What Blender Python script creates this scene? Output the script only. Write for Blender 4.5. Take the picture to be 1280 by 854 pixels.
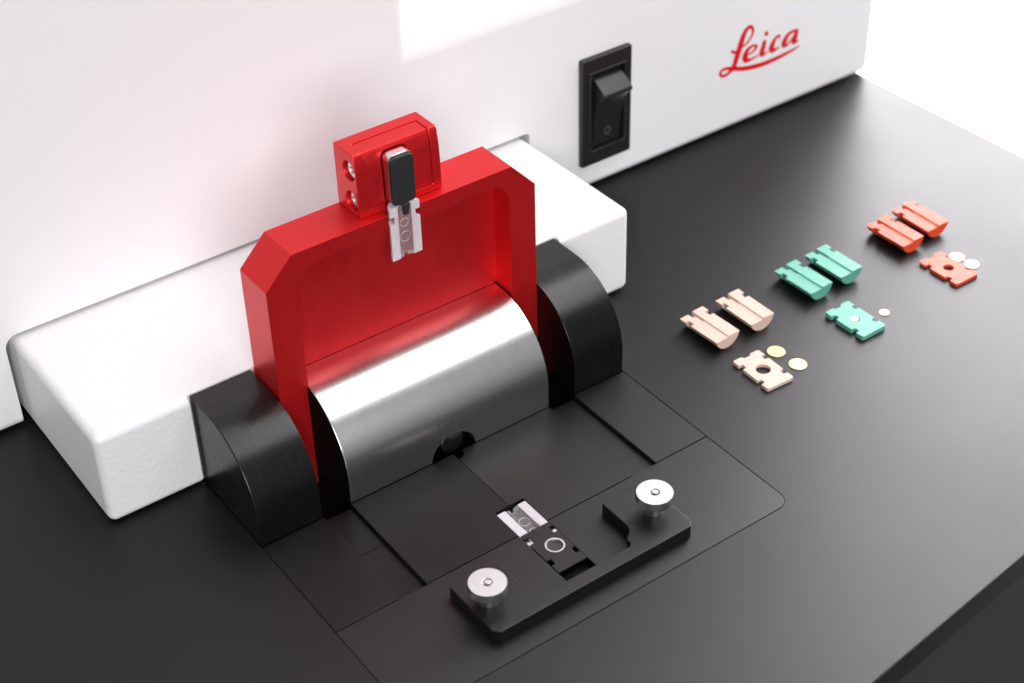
import bpy, bmesh, math, random
from mathutils import Vector, Matrix
random.seed(3)
sc = bpy.context.scene
for o in list(bpy.data.objects): bpy.data.objects.remove(o)
MM = 0.001

# ------------------------------------------------------------------ camera
cd = bpy.data.cameras.new('camera'); cam = bpy.data.objects.new('camera', cd); sc.collection.objects.link(cam)
R_ = Vector((0.81374049, -0.58039525, -0.0311091)); U_ = Vector((0.3602467, 0.4616327, 0.81062788)); F_ = Vector((0.45612359, 0.67084768, -0.58473469))
cam.matrix_world = Matrix(((R_.x, U_.x, -F_.x, -103.2006*MM), (R_.y, U_.y, -F_.y, -243.8344*MM), (R_.z, U_.z, -F_.z, 251.6748*MM), (0, 0, 0, 1)))
cd.sensor_width = 36; cd.lens = 2072.38/1280*36
cd.shift_x = (640-615.535)/1280; cd.shift_y = -(427-369.988)/1280
cd.clip_start = 0.02; cd.clip_end = 30
cd.dof.use_dof = True; cd.dof.focus_distance = 0.372; cd.dof.aperture_fstop = 20
sc.camera = cam
sc.render.resolution_x = 1024; sc.render.resolution_y = 683

# ------------------------------------------------------------------ studio light
w = bpy.data.worlds.new('World'); sc.world = w; w.use_nodes = True
w.node_tree.nodes['Background'].inputs[0].default_value = (1.0, 0.985, 1.0, 1)
w.node_tree.nodes['Background'].inputs[1].default_value = 0.18
def area(name, loc, target, sx, sy, rad, col=(1, 1, 1)):
    l = bpy.data.lights.new(name, 'AREA'); l.shape = 'RECTANGLE'; l.size = sx; l.size_y = sy
    l.energy = rad*4*math.pi*sx*sy; l.color = col
    o = bpy.data.objects.new(name, l); sc.collection.objects.link(o); o.location = loc
    o.rotation_euler = (Vector(target)-Vector(loc)).to_track_quat('-Z', 'Y').to_euler()
    return o
area('front_softbox', (-0.80, -2.35, 1.15), (0.14, 0.03, 0.05), 1.4, 1.4, 2.35, (1, 0.99, 1))
area('overhead_softbox', (0.46, -0.08, 0.85), (0.06, -0.06, 0.0), 0.95, 0.45, 1.25, (1, 0.99, 1))
area('backdrop_lamp', (0.52, 0.27, 0.70), (1.36, 0.81, 0.70), 0.9, 0.9, 25.0, (1, 0.98, 1))
vs = sc.view_settings
sc.display_settings.display_device = 'sRGB'
vs.view_transform = 'Standard'; vs.look = 'None'; vs.exposure = 0.0; vs.gamma = 1.0; vs.use_curve_mapping = False

# ------------------------------------------------------------------ materials
def mat(name, base, rough=0.5, metal=0.0, ior=1.45, spec=0.5, **kw):
    m = bpy.data.materials.new(name); m.use_nodes = True
    nt = m.node_tree; b = nt.nodes['Principled BSDF']
    b.inputs['Base Color'].default_value = (*base, 1); b.inputs['Roughness'].default_value = rough
    b.inputs['Metallic'].default_value = metal; b.inputs['IOR'].default_value = ior
    b.inputs['Specular IOR Level'].default_value = spec
    for k, v in kw.items(): b.inputs[k.replace('_', ' ')].default_value = v
    return m
def noise(m, scale, detail=3.0, rough=0.6):
    """noise in object space; scale is cycles per millimetre along x, y, z"""
    nt = m.node_tree; tc = nt.nodes.new('ShaderNodeTexCoord'); mp = nt.nodes.new('ShaderNodeMapping')
    mp.inputs['Scale'].default_value = [s*1000 for s in scale]
    n = nt.nodes.new('ShaderNodeTexNoise'); n.inputs['Scale'].default_value = 1; n.inputs['Detail'].default_value = detail; n.inputs['Roughness'].default_value = rough
    nt.links.new(tc.outputs['Object'], mp.inputs['Vector']); nt.links.new(mp.outputs[0], n.inputs['Vector'])
    return n
def bump(m, n, dist_mm, strength=1.0):
    nt = m.node_tree; b = nt.nodes.new('ShaderNodeBump'); b.inputs['Distance'].default_value = dist_mm*MM; b.inputs['Strength'].default_value = strength
    nt.links.new(n.outputs[0], b.inputs['Height']); p = nt.nodes['Principled BSDF']
    old = p.inputs['Normal'].links
    if old: nt.links.new(old[0].from_socket, b.inputs['Normal'])
    nt.links.new(b.outputs[0], p.inputs['Normal'])
def vary(m, n, sock, lo, hi, a=0.3, c=0.7):
    nt = m.node_tree; r = nt.nodes.new('ShaderNodeMapRange')
    r.inputs[1].default_value = a; r.inputs[2].default_value = c; r.inputs[3].default_value = lo; r.inputs[4].default_value = hi
    nt.links.new(n.outputs[0], r.inputs[0]); nt.links.new(r.outputs[0], nt.nodes['Principled BSDF'].inputs[sock])
def tint(m, n, c0, c1, a=0.3, c=0.7):
    nt = m.node_tree; r = nt.nodes.new('ShaderNodeValToRGB'); r.color_ramp.elements[0].position = a; r.color_ramp.elements[1].position = c
    r.color_ramp.elements[0].color = (*c0, 1); r.color_ramp.elements[1].color = (*c1, 1)
    nt.links.new(n.outputs[0], r.inputs[0]); nt.links.new(r.outputs[0], nt.nodes['Principled BSDF'].inputs['Base Color'])

M = {}
M['wall'] = mat('white_housing_paint', (0.80, 0.795, 0.805), 0.5)
bump(M['wall'], noise(M['wall'], (0.9, 0.9, 0.9), 2), 0.02)
M['cover'] = mat('white_textured_paint', (0.80, 0.80, 0.81), 0.42)
bump(M['cover'], noise(M['cover'], (0.9, 0.9, 0.9), 2), 0.15)
M['top'] = mat('black_satin_paint', (0.004, 0.0038, 0.0041), 0.43, ior=1.39)
n = noise(M['top'], (0.02, 0.02, 0.02), 5); vary(M['top'], n, 'Roughness', 0.41, 0.46)
bump(M['top'], noise(M['top'], (4, 4, 4), 2), 0.002)
M['plate'] = mat('black_anodised_plate', (0.005, 0.0049, 0.0052), 0.40, ior=1.44)
n = noise(M['plate'], (0.25, 6, 6), 4); vary(M['plate'], n, 'Roughness', 0.34, 0.46); bump(M['plate'], n, 0.004)
M['plate_dim'] = mat('black_anodised_plate_dim', (0.005, 0.0049, 0.0052), 0.38, ior=1.33)  # same black as the other plates, reflection weakened to keep the left ones darker
n = noise(M['plate_dim'], (0.12, 0.12, 0.5), 6, 0.75); vary(M['plate_dim'], n, 'Roughness', 0.40, 0.56); bump(M['plate_dim'], n, 0.003)
M['arm'] = mat('black_brushed_anodised', (0.004, 0.004, 0.0042), 0.26, ior=1.45)
n = noise(M['arm'], (7, 0.12, 0.12), 4); vary(M['arm'], n, 'Roughness', 0.22, 0.34); bump(M['arm'], n, 0.0004)
M['clamp'] = mat('black_anodised_clamp', (0.005, 0.0049, 0.0051), 0.42, ior=1.42)
n = noise(M['clamp'], (4, 4, 4), 3); vary(M['clamp'], n, 'Roughness', 0.34, 0.46)
M['steel'] = mat('brushed_stainless_steel', (0.72, 0.715, 0.72), 0.30, 1.0)
n = noise(M['steel'], (8.0, 0.05, 0.05), 6); vary(M['steel'], n, 'Roughness', 0.265, 0.325)
nt = M['steel'].node_tree; tg = nt.nodes.new('ShaderNodeTangent'); tg.direction_type = 'RADIAL'; tg.axis = 'X'
nt.links.new(tg.outputs[0], nt.nodes['Principled BSDF'].inputs['Tangent']); nt.nodes['Principled BSDF'].inputs['Anisotropic'].default_value = 0.5; nt.nodes['Principled BSDF'].inputs['Anisotropic Rotation'].default_value = 0.25
M['alu'] = mat('turned_aluminium', (0.62, 0.615, 0.62), 0.32, 1.0)
n = noise(M['alu'], (0.5, 0.5, 0.5), 3); vary(M['alu'], n, 'Roughness', 0.34, 0.38)
M['screw'] = mat('screw_steel', (0.75, 0.74, 0.72), 0.25, 1.0)
M['red'] = mat('red_anodised_aluminium', (0.68, 0.015, 0.018), 0.38, 0.6, ior=1.5)
n = noise(M['red'], (0.3, 6, 0.1), 4); vary(M['red'], n, 'Roughness', 0.32, 0.43); bump(M['red'], n, 0.003)
M['dark'] = mat('dark_interior', (0.003, 0.003, 0.003), 0.7, spec=0.1)
M['clip'] = mat('black_clip_coating', (0.022, 0.023, 0.025), 0.42, ior=1.45)
n = noise(M['clip'], (2, 2, 2), 4); vary(M['clip'], n, 'Roughness', 0.34, 0.52)
M['clear'] = mat('clear_plastic', (0.95, 0.93, 0.96), 0.2, ior=1.49)
M['clear'].node_tree.nodes['Principled BSDF'].inputs['Transmission Weight'].default_value = 0.88
def plastic(name, c):
    m = mat(name, c, 0.48, ior=1.45, spec=0.38); p = m.node_tree.nodes['Principled BSDF']
    p.inputs['Subsurface Weight'].default_value = 0.0
    n = noise(m, (1.2, 1.2, 1.2), 3); tint(m, n, tuple(x*0.95 for x in c), tuple(min(1, x*1.04) for x in c)); bump(m, n, 0.01)
    return m
M['frost'] = mat('frosted_plastic', (0.96, 0.93, 0.98), 0.34, ior=1.49)
M['frost'].node_tree.nodes['Principled BSDF'].inputs['Transmission Weight'].default_value = 0.45
M['beige'] = plastic('beige_plastic', (0.66, 0.49, 0.41)); M['green'] = plastic('green_plastic', (0.12, 0.38, 0.29)); M['orange'] = plastic('orange_red_plastic', (0.66, 0.075, 0.025))
M['gold'] = mat('gold_plating', (0.88, 0.61, 0.31), 0.34, 1.0)
M['switch'] = mat('black_switch_plastic', (0.014, 0.0135, 0.0145), 0.34, ior=1.5)
M['logo'] = mat('red_print', (0.68, 0.004, 0.012), 0.5, spec=0.2)
M['mark'] = mat('grey_print', (0.14, 0.14, 0.14), 0.6)
M['backdrop'] = mat('white_backdrop_paper', (0.9, 0.89, 0.9), 0.9)
M['cabinet'] = mat('dark_grey_cabinet_paint', (0.035, 0.0345, 0.0355), 0.5, spec=0.3)
n = noise(M['cabinet'], (0.02, 0.02, 0.02), 3); vary(M['cabinet'], n, 'Roughness', 0.4, 0.6)

# ------------------------------------------------------------------ helpers (all lengths in millimetres)
def link(o): sc.collection.objects.link(o); return o
def thing(name, label, cat, loc=(0, 0, 0), group=None, rz=0.0):
    o = link(bpy.data.objects.new(name, None)); o.empty_display_size = 0.005
    o.location = Vector(loc)*MM; o.rotation_euler = (0, 0, rz); o['label'] = label; o['category'] = cat
    if group: o['group'] = group
    return o
def root_loc(p):
    v = Vector((0, 0, 0))
    while p is not None: v += p.location; p = p.parent
    return v
def smooth(me, ang=32):
    for p in me.polygons: p.use_smooth = True
    me.set_sharp_from_angle(angle=math.radians(ang))
def put(name, bm, m, parent=None, ang=32, world=True):
    """link a bmesh (millimetres, world coordinates) as one object under parent"""
    me = bpy.data.meshes.new(name); bmesh.ops.recalc_face_normals(bm, faces=bm.faces); bm.to_mesh(me); bm.free()
    off = root_loc(parent) if (parent and world) else Vector((0, 0, 0))
    me.transform(Matrix.Translation(-off) @ Matrix.Scale(MM, 4)); smooth(me, ang)
    me.materials.append(m); o = link(bpy.data.objects.new(name, me))
    if parent: o.parent = parent
    weight(o)
    return o
def weight(o):
    md = o.modifiers.new('weighted_normals', 'WEIGHTED_NORMAL'); md.mode = 'FACE_AREA'; md.weight = 80; md.keep_sharp = True
def bevel(bm, w, seg=2, ang=30):
    es = [e for e in bm.edges if len(e.link_faces) == 2 and e.calc_face_angle(0) > math.radians(ang)]
    if w > 0 and es: bmesh.ops.bevel(bm, geom=es, offset=w, offset_type='OFFSET', segments=seg, profile=0.5, affect='EDGES', clamp_overlap=True)
def prism(poly, axis, lo, hi, bev=0.0, seg=2, bm=None):
    """extrude a closed 2D polygon along axis 'x' (poly = y,z), 'y' (x,z) or 'z' (x,y)"""
    b = bmesh.new()
    def P(a, c, t): return {'x': (t, a, c), 'y': (a, t, c), 'z': (a, c, t)}[axis]
    v0 = [b.verts.new(P(a, c, lo)) for a, c in poly]; v1 = [b.verts.new(P(a, c, hi)) for a, c in poly]
    b.faces.new(v0); b.faces.new(v1)
    for i in range(len(poly)):
        j = (i+1) % len(poly); b.faces.new((v0[i], v0[j], v1[j], v1[i]))
    bmesh.ops.recalc_face_normals(b, faces=b.faces)
    bevel(b, bev, seg)
    if bm is None: return b
    me = bpy.data.meshes.new('t'); b.to_mesh(me); b.free(); bm.from_mesh(me); bpy.data.meshes.remove(me); return bm
def rect(x0, x1, y0, y1): return [(x0, y0), (x1, y0), (x1, y1), (x0, y1)]
def box(x0, x1, y0, y1, z0, z1, bev=0.0, seg=2, bm=None): return prism(rect(x0, x1, y0, y1), 'z', z0, z1, bev, seg, bm)
def arc(cx, cy, r, a0, a1, n):
    return [(cx+r*math.cos(math.radians(a0+(a1-a0)*i/n)), cy+r*math.sin(math.radians(a0+(a1-a0)*i/n))) for i in range(n+1)]
def rrect(x0, x1, y0, y1, r, n=6):
    if not isinstance(r, (list, tuple)): r = [r]*4                 # corners: low-low, high-low, high-high, low-high
    out = []
    for (cx, cy, a, q) in ((x0+r[0], y0+r[0], 180, r[0]), (x1-r[1], y0+r[1], 270, r[1]), (x1-r[2], y1-r[2], 0, r[2]), (x0+r[3], y1-r[3], 90, r[3])):
        out += arc(cx, cy, q, a, a+90, n) if q > 0 else [(cx, cy)]
    return out
def lathe(prof, c, seg=48, bm=None, teeth=None):
    """revolve (r, z) profile about the vertical through c; teeth = (count, depth, set of profile indices)"""
    bm = bm or bmesh.new(); rings = []
    for i, (r, z) in enumerate(prof):
        ring = []
        for k in range(seg):
            rr = r
            if teeth and i in teeth[2] and k % 2: rr -= teeth[1]
            a = 2*math.pi*k/seg; ring.append(bm.verts.new((c[0]+rr*math.cos(a), c[1]+rr*math.sin(a), c[2]+z)))
        rings.append(ring)
    for a, b in zip(rings, rings[1:]):
        for k in range(seg): bm.faces.new((a[k], a[(k+1) % seg], b[(k+1) % seg], b[k]))
    bm.faces.new(rings[0]); bm.faces.new(rings[-1]); return bm
def rod(c, axis, r, l, seg=32, bev=0.0):
    """cylinder starting at c running along +axis"""
    poly = arc(0, 0, r, 0, 360-360/seg, seg-1); ax = 'xyz'.index(axis); oth = [i for i in range(3) if i != ax]
    return prism([(c[oth[0]]+p[0], c[oth[1]]+p[1]) for p in poly], axis, c[ax], c[ax]+l, bev)
def carve(bm, cuts, bev=0.0, seg=2, mode='DIFFERENCE'):
    """boolean on temporary objects; returns a bmesh"""
    tmp = []
    def T(b):
        me = bpy.data.meshes.new('tmp'); bmesh.ops.recalc_face_normals(b, faces=b.faces); b.to_mesh(me); b.free(); o = link(bpy.data.objects.new('tmp', me)); tmp.append(o); return o
    a = T(bm)
    for c in cuts:
        md = a.modifiers.new('b', 'BOOLEAN'); md.operation = mode; md.solver = 'EXACT'; md.object = T(c)
    dg = bpy.context.evaluated_depsgraph_get(); dg.update()
    ev = a.evaluated_get(dg); me = bpy.data.meshes.new_from_object(ev, depsgraph=dg)
    out = bmesh.new(); out.from_mesh(me)
    bmesh.ops.remove_doubles(out, verts=out.verts, dist=1e-4)
    bmesh.ops.dissolve_limit(out, angle_limit=math.radians(0.5), verts=out.verts, edges=out.edges)
    for o in tmp:
        d = o.data; bpy.data.objects.remove(o); bpy.data.meshes.remove(d)
    bpy.data.meshes.remove(me)
    bevel(out, bev, seg, 40); return out
def struct(o, kind='structure'): o['kind'] = kind; return o
def tag(o, label, cat, group=None):
    o['label'] = label; o['category'] = cat
    if group: o['group'] = group
    return o

# ------------------------------------------------------------------ studio surroundings
# white paper sweep behind the machine on the right, and the studio floor
bm = bmesh.new(); prof = [(0.12, 0.0)] + [(0.55+0.35*math.sin(math.radians(t)), 0.35-0.35*math.cos(math.radians(t))) for t in range(0, 91, 10)] + [(0.9, 3.0)]
ax = Vector((0.84, 0.54, 0)).normalized(); side = Vector((-ax.y, ax.x, 0)); cen = Vector((0.60, 0.32, -0.78))
rows = []
for d, h in prof: rows.append([bm.verts.new((cen+ax*d+side*s+Vector((0, 0, h)))*1000) for s in (-2.6, 2.2)])
for a, b in zip(rows, rows[1:]): bm.faces.new((a[0], a[1], b[1], b[0]))
struct(put('backdrop', bm, M['backdrop']))
bm = bmesh.new(); f = [bm.verts.new((x*1000, y*1000, -800)) for x, y in ((-4, -4), (4, -4), (4, 4), (-4, 4))]; bm.faces.new(f)
struct(put('floor', bm, M['cabinet']))

# dark cabinet that carries the worktop
t = thing('cabinet', 'dark grey cabinet under the overhanging edge of the black worktop', 'cabinet', (0, 20, -800))
put('cabinet_body', box(-300, 236, -84, 300, -795, -7.2, 3), M['cabinet'], t)

# ------------------------------------------------------------------ worktop
YF = -58.45
t = thing('worktop', 'wide flat satin black worktop with one slanting front edge', 'worktop', (0, 0, -7))
slab = prism([(-300, -145.5), (244, -87.9), (252, -84.5), (254.2, -76), (254.0, 69.5), (253.6, 200), (-300, 200)], 'z', -7, 0, 0.7, 3)
hole = prism(rrect(-0.12, 100.12, YF-0.18, 27.5, [3.6, 3.6, 0, 0], 8), 'z', -20, 20)
put('work_surface', carve(slab, [hole]), M['top'], t)

# ------------------------------------------------------------------ white instrument housing
t = thing('instrument_housing', 'tall white instrument housing with red script lettering and a black rocker switch', 'instrument', (50, 70, 0))
hb = box(-420, 256.5, 70, 330, 0.5, 330, 2.6, 4)
slot = prism(rrect(-25.1, 124.3, -5, 26.1, [0, 0, 1.4, 3.4], 6), 'y', 60, 96)
wed = prism([(69, 60.4), (70, 61.4), (110, 104), (110, 340), (60, 340), (60, 60)], 'x', 87.6, 246)
swh = box(142.6, 157.4, 60, 90, 11, 40.5)
put('housing_body', carve(carve(hb, [wed], 2.6, 4), [slot, swh], 0.0), M['wall'], t, 30)
# script lettering, slightly raised print
STR = {'l1': [(202.45, 27.26, 0.227), (203.61, 28.13, 0.252), (204.65, 29.49, 0.277), (204.94, 30.98, 0.328), (203.96, 32.37, 0.378), (202.48, 32.09, 0.479), (201.25, 30.35, 0.631), (200.25, 27.41, 0.732), (199.35, 24.75, 0.706), (198.62, 22.48, 0.656), (197.93, 20.99, 0.555), (196.81, 20.21, 0.404), (195.49, 19.63, 0.353), (193.99, 19.67, 0.328), (192.92, 20.6, 0.303), (193.14, 21.45, 0.303), (194.39, 21.78, 0.328), (195.9, 21.55, 0.353)],
 'l2': [(195.9, 21.55, 0.353), (198.42, 20.66, 0.454), (201.81, 19.49, 0.479), (205.75, 18.77, 0.505), (210.26, 18.34, 0.505), (215.05, 18.43, 0.454), (219.84, 18.84, 0.353), (222.67, 19.2, 0.252), (224.49, 19.66, 0.126)],
 'bar': [(196.93, 27.08, 0.202), (197.62, 26.18, 0.303), (199.14, 25.84, 0.303)], 'bar2': [(199.87, 26.96, 0.252), (201.24, 26.97, 0.227), (202.45, 27.26, 0.202)],
 'e': [(202.94, 23.46, 0.177), (204.79, 23.77, 0.202), (206.25, 24.43, 0.303), (206.6, 25.23, 0.353), (205.73, 25.81, 0.252), (204.35, 25.73, 0.328), (202.92, 24.72, 0.555), (202.35, 23.19, 0.706), (202.86, 22.04, 0.605), (204.14, 21.52, 0.353), (205.79, 21.72, 0.227), (207.71, 22.01, 0.177)],
 'i': [(209.88, 25.88, 0.505), (209.49, 23.95, 0.605), (209.01, 22.38, 0.656), (209.41, 21.63, 0.454), (210.66, 21.73, 0.202), (211.48, 22.04, 0.126)],
 'c': [(215.93, 25.5, 0.429), (214.79, 25.73, 0.303), (213.68, 24.66, 0.505), (212.86, 22.86, 0.681), (213.32, 21.83, 0.605), (214.74, 21.67, 0.303), (216.13, 21.91, 0.126)],
 'a1': [(222.47, 25.3, 0.303), (220.75, 25.43, 0.328), (219.11, 24.75, 0.479), (218.01, 23.04, 0.681), (217.97, 21.94, 0.555), (219.14, 21.63, 0.303), (220.6, 22.66, 0.177), (222.03, 24.05, 0.151)],
 'a2': [(222.87, 25.58, 0.454), (222.46, 23.45, 0.605), (221.97, 21.87, 0.605), (222.72, 21.47, 0.328), (223.83, 21.81, 0.126)],
 'dot': [(210.12, 28.05, 0.55), (210.62, 28.41, 0.55)]}
bm = bmesh.new()
def catmull(p, n=6):
    q = [p[0]]+p+[p[-1]]; out = []
    for i in range(1, len(q)-2):
        for k in range(n):
            s = k/n; out.append(tuple(0.5*(2*q[i][c]+(q[i+1][c]-q[i-1][c])*s+(2*q[i-1][c]-5*q[i][c]+4*q[i+1][c]-q[i+2][c])*s*s+(3*q[i][c]-q[i-1][c]-3*q[i+1][c]+q[i+2][c])*s**3) for c in range(3)))
    out.append(p[-1]); return out
for si, pts in enumerate(STR.values()):
    pts = catmull(pts); y = 69.93-0.012*si; rows = []
    for i, (x, z, hw) in enumerate(pts):
        a = pts[max(0, i-1)]; b = pts[min(len(pts)-1, i+1)]; d = Vector((b[0]-a[0], b[1]-a[1])).normalized(); nx, nz = -d.y*hw*1.5, d.x*hw*1.5
        rows.append([bm.verts.new((x+nx, y, z+nz)), bm.verts.new((x-nx, y, z-nz))])
    for a, b in zip(rows, rows[1:]): bm.faces.new((a[0], a[1], b[1], b[0]))
    for e, sgn in ((0, -1), (-1, 1)):                               # round ends
        x, z, hw = pts[e]; a, b = rows[e]; q = pts[1] if e == 0 else pts[-2]; d = Vector((x-q[0], z-q[1])).normalized()
        m = bm.verts.new((x+d.x*hw*0.8, y, z+d.y*hw*0.8)); bm.faces.new((a, b, m))
ex = bmesh.ops.extrude_face_region(bm, geom=bm.faces[:])
bmesh.ops.translate(bm, vec=(0, 0.05, 0), verts=[v for v in ex['geom'] if isinstance(v, bmesh.types.BMVert)])
put('script_lettering', bm, M['logo'], t)['label'] = 'red flowing script lettering with an underlining swash'
# rocker switch
s = put('rocker_switch', carve(box(141.0, 158.4, 68.3, 70.6, 8.9, 42.2, 0.0), [box(143.9, 155.9, 60, 80, 13.6, 37.6)], 0.6, 3), M['switch'], t)
rim = carve(box(143.3, 156.3, 67.9, 70, 13.0, 38.2), [box(144.1, 155.5, 60, 80, 13.8, 37.4)], 0.15, 1); put('switch_rim', rim, M['switch'], s)
put('switch_well', box(143.0, 157.6, 74, 76, 12, 39), M['dark'], s)
rp = [(74, 14.0), (69.0, 14.2), (68.5, 18.5), (68.2, 22.0), (67.6, 25.2), (66.5, 28.0), (65.0, 30.3), (63.7, 31.4), (63.3, 32.0), (63.6, 32.7), (67.0, 35.0), (69.5, 36.4), (74, 37)]
put('rocker', prism(rp, 'x', 144.9, 154.7, 0.35, 2), M['switch'], s, 40)
bm = bmesh.new(); N = 24; rg = []
for k in range(N):
    a = 2*math.pi*k/N
    rg.append([bm.verts.new((149.9+r*0.8*math.cos(a), 68.9-0.13*(18.3+r*1.05*math.sin(a)-14.2)+0.04, 18.3+r*1.05*math.sin(a))) for r in (1.05, 1.3)])
for k in range(N): a, b = rg[k], rg[(k+1) % N]; bm.faces.new((a[0], b[0], b[1], a[1]))
put('off_mark', bm, M['mark'], s)

# ------------------------------------------------------------------ white front cover with a notch for the hinge unit
ZC = 24.64
cv = box(-23.2, 122.9, 25.7, 84, 0.35, ZC+0.25, 2.0, 5)
notch = prism(rrect(-0.7, 100.7, 10, 27.35, [0, 0, 0.8, 0.8], 3), 'z', -5, 40)
o = put('front_cover', carve(cv, [notch], 0.0), M['cover'], None, 35)
tag(o, 'low white rounded cover box behind the red lid, notched around the black hinge arms', 'cover')

# ------------------------------------------------------------------ loading station: plates flush in the worktop, arms, steel drum
t = thing('loading_station', 'black loading station of flush plates with two curved arms and a brushed steel drum', 'loading station', (50, -20, -4))
put('base_plate', prism(rrect(-0.25, 100.25, YF-0.3, 27.2, [3.5, 3.5, 0, 0], 6), 'z', -6.5, -4.2), M['dark'], t)
px0, px1 = 46.15, 53.95
pocket = lambda: box(px0, px1, -47.7, -21.7, -9, 9)
def plate(name, bm, m='plate', **k): return put(name, bm, M[m], t, **k)
plate('side_plate', box(0.05, 15.62, -30.6, -0.06, -4, 0, 0.2, 2), 'plate_dim')
plate('side_plate', box(84.9, 99.95, -30.6, -0.06, -4, 0, 0.12, 1), 'plate')
plate('centre_plate', carve(box(22.42, 49.96, -30.6, -0.06, -4, 0), [pocket()], 0.1, 1), 'plate_dim')
plate('centre_plate', carve(box(50.04, 77.55, -30.6, -0.06, -4, 0), [pocket(), rod((50.4, -0.1, -5), 'z', 2.2, 10)], 0.1, 1), 'plate')
plate('channel_floor', box(15.66, 22.38, -14.1, -0.1, -4, -1.15, 0.1, 1), 'plate_dim')
plate('channel_floor', box(15.66, 22.38, -30.58, -14.2, -4, -1.2, 0.1, 1), 'plate_dim')
plate('channel_floor', box(77.6, 84.86, -30.58, -0.1, -4, -1.2, 0.1, 1), 'plate')
fp = prism(rrect(0.05, 99.95, YF, -30.78, [3.2, 3.2, 0, 0], 8), 'z', -4, 0)
plate('front_plate', carve(fp, [pocket()], 0.1, 1), 'plate')
PROF = [(0.0, 0.03)] + arc(18.35, 6.2, 18.4, 180, 90, 40) + [(27.2, 24.6), (27.2, 0.03)]
plate('hinge_arm', prism(PROF, 'x', 0.0, 15.25, 0.28, 2), 'arm', ang=25)
plate('hinge_arm', prism(PROF, 'x', 85.3, 100.0, 0.28, 2), 'arm', ang=25)
dr = prism(PROF, 'x', 22.55, 77.55)
drum = plate('drum', carve(dr, [rod((50.4, -3, -0.2), 'y', 6.0, 9.5, 48)], 0.25, 2), 'steel', ang=25)
for x in (22.40, 77.55):
    put('drum_end', prism(PROF, 'x', x, x+0.15), M['dark'], drum)
put('latch_pin', rod((51.6, 2.4, 1.2), 'y', 3.1, 4, 32, 0.4), M['screw'], drum)
plate('hinge_shaft', rod((15.0, 20, 10), 'x', 4, 70.5), 'dark')

# ------------------------------------------------------------------ red lid standing open
YL = 14.3
t = thing('lid', 'red anodised lid frame standing open above the steel drum, with a block on top', 'lid', (50, 20, 1))
fr = prism([(15.5, -3.6), (22.3, -3.6), (22.3, 24.72), (77.8, 24.72), (77.8, -3.6), (85.1, -3.6), (85.1, 52.4), (78.7, 59.3), (22.3, 59.3), (15.5, 52.4)], 'y', YL, 25.6)
pk = prism(rrect(22.7, 77.9, 0, 55.5, [0, 0, 5.0, 5.0], 8), 'y', 0, 20.6, 0)
cl = prism(arc(50.2, YL, 4.1, 0, 180, 16)+[(46.1, 10), (54.3, 10)], 'z', 50, 70)
lf = put('lid_frame', carve(fr, [pk, cl], 0.5, 3), M['red'], t)
bx0, bx1 = 40.7, 61.8
bp = [(25.7, 59.35), (16.6, 59.35), (16.7, 66), (17.0, 70.5), (17.5, 73.6), (18.1, 74.4), (25.7, 74.4)]
bk = prism(bp, 'x', bx0, bx1)
scr = [(19.9, 69.9), (19.7, 62.5)]
cuts = [box(43.3, 59.6, 10, 22.5, 61.0, 80)] + [rod((40, y, z), 'x', 2.3, 2.4, 32) for y, z in scr]
clip_slot = lambda: prism(rrect(47.25, 53.85, 58, 73.3, [0, 0, 1.6, 1.6], 5), 'y', 10, 18.6)
blk = put('mount_block', carve(bk, cuts+[clip_slot()], 0.3, 2), M['red'], t)
ip = [(22.4, 61.1), (16.95, 61.1), (17.05, 66), (17.3, 70.5), (17.7, 73.3), (18.3, 74.1), (22.4, 74.15)]
put('block_insert', carve(prism(ip, 'x', 43.38, 59.52, 0.0), [clip_slot()], 0.3, 2), M['red'], blk)
for y, z in scr:
    sb = carve(rod((41.5, y, z), 'x', 1.85, 1.5, 32), [rod((40, y, z), 'x', 0.95, 2.4, 6)], 0.15, 2)
    put('socket_screw', sb, M['screw'], blk)

# ------------------------------------------------------------------ cartridges
CW, CL, CH = 7.7, 13.2, 3.45
def half_cylinder():
    """flat side up at z = CH, round side down on z = 0; back end with tabs at +y"""
    r = (CW/2)**2/(2*CH)+CH/2
    poly = [(CW/2, CH), (CW/2, CH-0.35)] ; a0 = math.asin(min(1, (CW/2)/r))
    for i in range(1, 20):
        a = a0-2*a0*i/20; poly.append((r*math.sin(a), max(0.0, (CH-0.35)*0 + r-r*math.cos(a)-(0.35*(1-abs(a)/a0)*0))))
    poly += [(-CW/2, CH-0.35), (-CW/2, CH)]
    b = prism(poly, 'y', -CL/2, CL/2)
    cuts = [box(-9, 0.25, -20, 20, CH-0.32, 9),                                                   # left half lies lower
            box(-0.25, 0.3, 2.2, 20, CH-0.75, 9),
            box(-9, -CW/2+1.15, 2.7, 4.5, -2, 9), box(CW/2-1.15, 9, 2.7, 4.5, -2, 9),
            prism([(-1.0, 4.9), (0.25, 4.9), (0.25, 9), (-1.3, 9)], 'z', -2, 9)]
    return carve(b, cuts, 0.09, 2)
hb_ = half_cylinder(); half_mesh = bpy.data.meshes.new('half_cylinder'); bmesh.ops.recalc_face_normals(hb_, faces=hb_.faces); hb_.to_mesh(half_mesh); hb_.free()
half_mesh.transform(Matrix.Scale(MM, 4)); smooth(half_mesh, 35)
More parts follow.
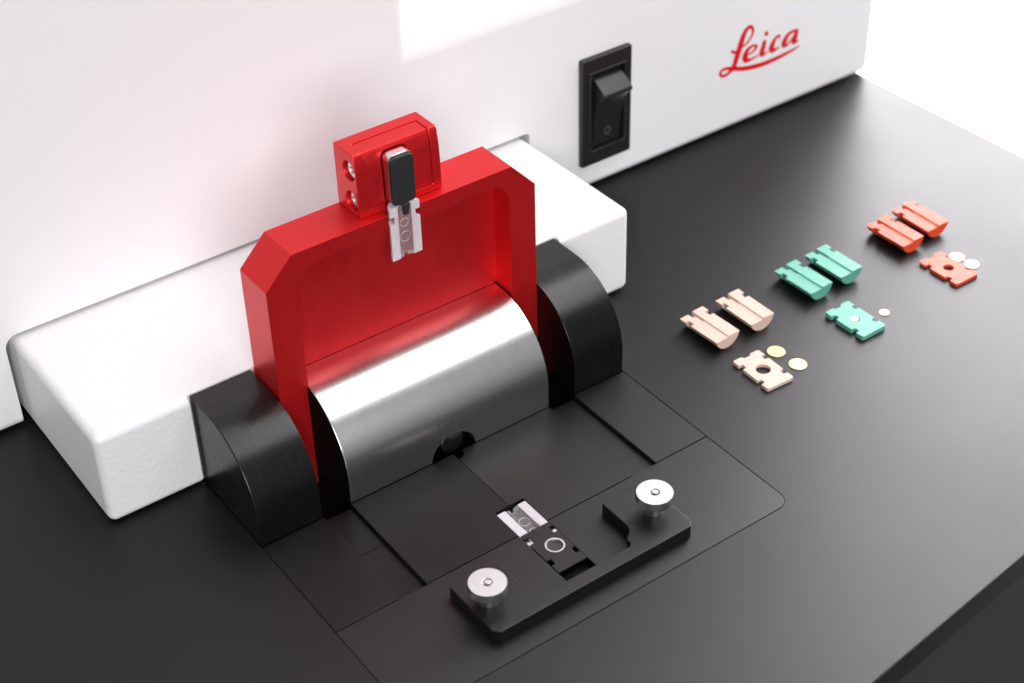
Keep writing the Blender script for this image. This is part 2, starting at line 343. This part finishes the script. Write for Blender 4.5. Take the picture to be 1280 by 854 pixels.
def clear_half():
    r = (CW/2)**2/(2*CH)+CH/2; a0 = math.asin(min(1, (CW/2)/r))
    poly = [(1.7, CH-0.06), (2.0, CH), (CW/2, CH)]+[(r*math.sin(a0-2*a0*i/24), r-r*math.cos(a0-2*a0*i/24)) for i in range(1, 24)]+[(-CW/2, CH), (-2.0, CH), (-1.7, CH-0.06), (-1.3, CH-0.3), (-0.6, CH-0.5), (0.6, CH-0.5), (1.3, CH-0.3)]
    b = prism(poly, 'y', -CL/2, CL/2)
    return carve(b, [box(-9, -CW/2+1.15, 2.7, 4.5, -2, 9), box(CW/2-1.15, 9, 2.7, 4.5, -2, 9), box(-1.0, 1.0, 4.6, 9, -2, 9), box(-0.45, 0.45, -9, -5.5, CH-1.6, 9)], 0.12, 2)
def mid_plate(th, hole_r, notch=1.15):
    w, l = 4.05, 6.6
    out = []
    ys = [-6.6, -4.35, -2.75, 2.75, 4.35, 6.6]
    out = [(-w+0.4, -l), (w-0.4, -l), (w, -l+0.4)]
    out += [(w, -4.2), (w-notch+0.2, -4.2), (w-notch, -4.0), (w-notch, -3.0), (w-notch+0.3, -2.7), (w, -2.7), (w, 2.7), (w-notch+0.3, 2.7), (w-notch, 3.0), (w-notch, 4.0), (w-notch+0.2, 4.2), (w, 4.2)]
    out += [(w, l-0.4), (w-0.4, l), (1.4, l), (0.9, l-0.7), (-0.9, l-0.7), (-1.4, l), (-w+0.4, l), (-w, l-0.4)]
    out += [(-w, 4.2), (-w+notch-0.2, 4.2), (-w+notch, 4.0), (-w+notch, 3.0), (-w+notch-0.3, 2.7), (-w, 2.7), (-w, -2.7), (-w+notch-0.3, -2.7), (-w+notch, -3.0), (-w+notch, -4.0), (-w+notch-0.2, -4.2), (-w, -4.2), (-w, -l+0.4)]
    return carve(prism(out, 'z', 0, th), [rod((0, 0, -1), 'z', hole_r, 5, 32)], 0.1, 2)
def as_mesh(name, bm):
    me = bpy.data.meshes.new(name); bmesh.ops.recalc_face_normals(bm, faces=bm.faces); bm.to_mesh(me); bm.free(); me.transform(Matrix.Scale(MM, 4)); smooth(me, 35); return me
mid_mesh = as_mesh('middle_plate', mid_plate(0.95, 1.85)); clear_mesh = as_mesh('clear_half_cylinder', clear_half()); mid_orange = as_mesh('middle_plate', mid_plate(0.95, 1.4)); mid_green = as_mesh('middle_plate', mid_plate(1.3, 1.1))
disc_mesh = as_mesh('disc', lathe([(1.42, 0), (1.5, 0.06), (1.5, 0.16), (1.42, 0.22), (1.2, 0.2)], (0, 0, 0), 40))
def single(name, me, m, loc, rz, label, cat, group=None, scale=1.0):
    k = me.copy(); k.materials.clear(); k.materials.append(m)
    if scale != 1: k.transform(Matrix.Diagonal((scale, scale, 1, 1)))
    o = link(bpy.data.objects.new(name, k)); o.location = Vector(loc)*MM; o.rotation_euler = (0, 0, math.radians(rz)); weight(o); tag(o, label, cat, group); return o
HG = 'half cylinder cartridges laid out in pairs on the worktop'
MG = 'flat cartridge plates laid out on the worktop'
DG = 'small gold discs on the worktop'
single('half_cylinder', half_mesh, M['beige'], (126.1, -2.0, 0), 2, 'beige half cylinder with notched end, the one of its pair nearer the steel drum', 'cartridge', HG)
single('half_cylinder', half_mesh, M['beige'], (138.0, -1.8, 0), 0, 'beige half cylinder with notched end, the one of its pair nearer the green pieces', 'cartridge', HG)
single('half_cylinder', half_mesh, M['green'], (158.8, -1.3, 0), 1, 'green half cylinder with notched end, the one of its pair nearer the beige pieces', 'cartridge', HG)
single('half_cylinder', half_mesh, M['green'], (169.9, -1.0, 0), 0, 'green half cylinder with notched end, the one of its pair nearer the orange red pieces', 'cartridge', HG)
single('half_cylinder', half_mesh, M['orange'], (192.9, -0.9, 0), 0, 'orange red half cylinder with notched end, the one of its pair nearer the green pieces', 'cartridge', HG)
single('half_cylinder', half_mesh, M['orange'], (203.5, 0.1, 0), -1, 'orange red half cylinder with notched end, farthest of all from the steel drum', 'cartridge', HG)
single('middle_plate', mid_mesh, M['beige'], (126.5, -21.1, 0), -3, 'thin beige notched plate with an empty round hole lying on the black worktop', 'cartridge plate', MG)
single('middle_plate', mid_green, M['green'], (158.3, -20.5, 0), 0, 'green notched plate with a small gold disc in its hole', 'cartridge plate', MG)
single('middle_plate', mid_orange, M['orange'], (193.7, -19.2, 0), -1, 'orange red notched plate with an empty hole lying on the black worktop', 'cartridge plate', MG)
single('disc', disc_mesh, M['gold'], (134.5, -17.2, 0), 0, 'gold disc beside the upper right of the beige plate', 'disc', DG, 1.48)
single('disc', disc_mesh, M['gold'], (135.2, -24.1, 0), 30, 'gold disc beside the lower right end of the beige plate', 'disc', DG, 1.48)
single('disc', disc_mesh, M['gold'], (167.1, -22.1, 0), 10, 'lone small gold disc on the worktop right of the green plate', 'disc', DG, 0.86)
single('disc', disc_mesh, M['gold'], (158.35, -20.2, 1.02), 10, 'small gold disc seated in the hole of the green plate', 'disc', DG, 0.70)
single('disc', disc_mesh, M['gold'], (200.1, -16.5, 0), 50, 'gold disc beside the orange red plate, nearer the orange red half cylinders', 'disc', DG, 1.28)
single('disc', disc_mesh, M['gold'], (200.6, -21.1, 0), 70, 'gold disc beside the orange red plate, at its far right', 'disc', DG, 1.28)

# clear half cylinders: one in the pocket, one hanging at the lid
def clear_piece(loc, label):
    t = thing('clear_half_cylinder', label, 'cartridge', loc, 'clear half cylinders')
    k = clear_mesh.copy(); k.materials.append(M['clear']); k.materials.append(M['frost'])
    for p in k.polygons:
        c = p.center
        if (p.normal.z > 0.85 and abs(c.x) > 1.65*MM) or (abs(p.normal.y) > 0.85 and c.z > 1.6*MM): p.material_index = 1
    o = link(bpy.data.objects.new('plastic_body', k)); o.parent = t; weight(o)
    for y0, rr in ((2.0, 1.0), (-1.6, 1.25)):
        bm = bmesh.new(); rg = []
        for i in range(32):
            a = 2*math.pi*i/32; rg.append([bm.verts.new(((rr+0.07*math.cos(q))*math.cos(a), y0+(rr+0.07*math.cos(q))*math.sin(a), CH-0.46+0.07*math.sin(q))) for q in (0, 1.05, 2.1, 3.14, 4.19, 5.24)])
        for i in range(32):
            p, q = rg[i], rg[(i+1) % 32]
            for j in range(6): bm.faces.new((p[j], q[j], q[(j+1) % 6], p[(j+1) % 6]))
        put('seat_ring', bm, M['frost'], t, world=False)
    return t
o = clear_piece((50.05, -29.1, -CH-0.15), 'clear plastic half cylinder lying in the pocket before the black notched plate')
o.rotation_euler = (0, 0, math.pi)
o = clear_piece((50.15, 14.0+CH-0.1, 54.1), 'clear plastic half cylinder hanging below the dark clip on the red lid')
o.rotation_euler = (math.radians(90), 0, 0)

# dark clip held in the lid block
t = thing('holder_clip', 'dark grey rounded clip with a shiny steel edge, held in the red block', 'clip', (50.6, 15.5, 60))
cx = 50.55
put('clip_body', prism(rrect(cx-3.05, cx+3.05, 61.2, 72.9, [0.9, 0.9, 1.4, 1.4], 5), 'y', 15.0, 17.6, 0.25, 2), M['screw'], t)
put('clip_face', prism(rrect(cx-2.9, cx+3.0, 60.9, 72.5, [0.9, 0.9, 1.5, 1.5], 5), 'y', 14.2, 15.0, 0.2, 2), M['clip'], t)
put('clip_neck', prism([(cx-0.75, 61.0), (cx-0.6, 58.2), (cx+0.6, 58.2), (cx+1.0, 61.0)], 'y', 13.7, 14.6, 0.1, 1), M['clip'], t)

# ------------------------------------------------------------------ clamp bar with two thumbscrews
t = thing('clamp_bar', 'black U shaped clamp bar held down by two knurled thumbscrews', 'clamp', (50.3, -45, 0.05))
HC = 3.2
U = [(25.2, -53.4), (75.3, -53.4), (76.5, -52.2), (76.5, -36.9), (75.9, -36.3), (64.6, -36.3), (64.6, -43.9)] + arc(61.1, -44.4, 3.5, 0, -68, 8)[1:] + [(61.9, -48.3)] + arc(60.7, -49.0, 1.15, 25, -80, 6) + [(59.0, -50.1), (41.5, -50.1)] + arc(41.5, -44.9, 5.2, 270, 180, 10)[1:] + [(36.3, -36.3), (24.6, -36.3), (24.0, -36.9), (24.0, -52.2)]
put('clamp_plate', prism(U, 'z', 0.06, HC, 0.26, 2), M['clamp'], t)
for x in (28.0, 72.0):
    sp = [(1.85, HC+0.02), (1.85, 6.6)]
    th = put('thumbscrew', lathe([(1.85, HC+0.02), (1.85, 6.6)], (x, -45.1, 0), 40), M['alu'], t)
    kn = [(3.6, 6.55), (4.15, 6.8), (4.2, 8.45), (3.98, 8.8), (1.15, 8.8), (1.0, 8.7), (0.85, 8.15)]
    put('knurled_head', lathe(kn, (x, -45.1, 0), 88, None, (88, 0.44, {1, 2})), M['alu'], th, 24)
    put('centre_pip', lathe([(0.72, 8.1), (0.72, 8.85), (0.55, 8.98)], (x, -45.1, 0), 24), M['alu'], th)

# black notched plate with a bright ring, seated in the pocket
t = thing('black_middle_plate', 'black notched cartridge plate with a bright ring, seated in the clamp bar pocket', 'cartridge plate', (50.3, -38.0, -0.8), None)
put('plate_body', carve(prism([(46.25, -44.9), (53.85, -44.9), (53.85, -42.3), (52.8, -42.3), (52.8, -40.6), (53.85, -40.6), (53.85, -34.6), (52.8, -34.6), (52.8, -32.6), (53.85, -32.6), (53.85, -31.2), (46.25, -31.2), (46.25, -32.6), (47.5, -32.6), (47.5, -34.6), (46.25, -34.6), (46.25, -40.6), (47.3, -40.6), (47.3, -42.3), (46.25, -42.3)], 'z', -0.8, 0.12), [rod((50.6, -37.8, -5), 'z', 2.25, 10, 40)], 0.08, 1), M['clamp'], t)
bm = bmesh.new(); ring = []
prof = [(2.2, -0.5), (2.2, 0.14), (1.85, 0.14), (1.72, -0.25), (1.72, -0.5)]
for k in range(48):
    a = 2*math.pi*k/48; ring.append([bm.verts.new((50.6+r*math.cos(a), -37.8+r*math.sin(a), z)) for r, z in prof])
for k in range(48):
    a, b = ring[k], ring[(k+1) % 48]
    for i in range(len(prof)): j = (i+1) % len(prof); bm.faces.new((a[i], b[i], b[j], a[j]))
put('ring', bm, M['alu'], t)
put('ring_disc', rod((50.6, -37.8, -0.6), 'z', 1.75, 0.3), M['clip'], t)
put('plate_bed', box(46.3, 53.8, -47.5, -35.5, -4, -1.6), M['dark'], t)
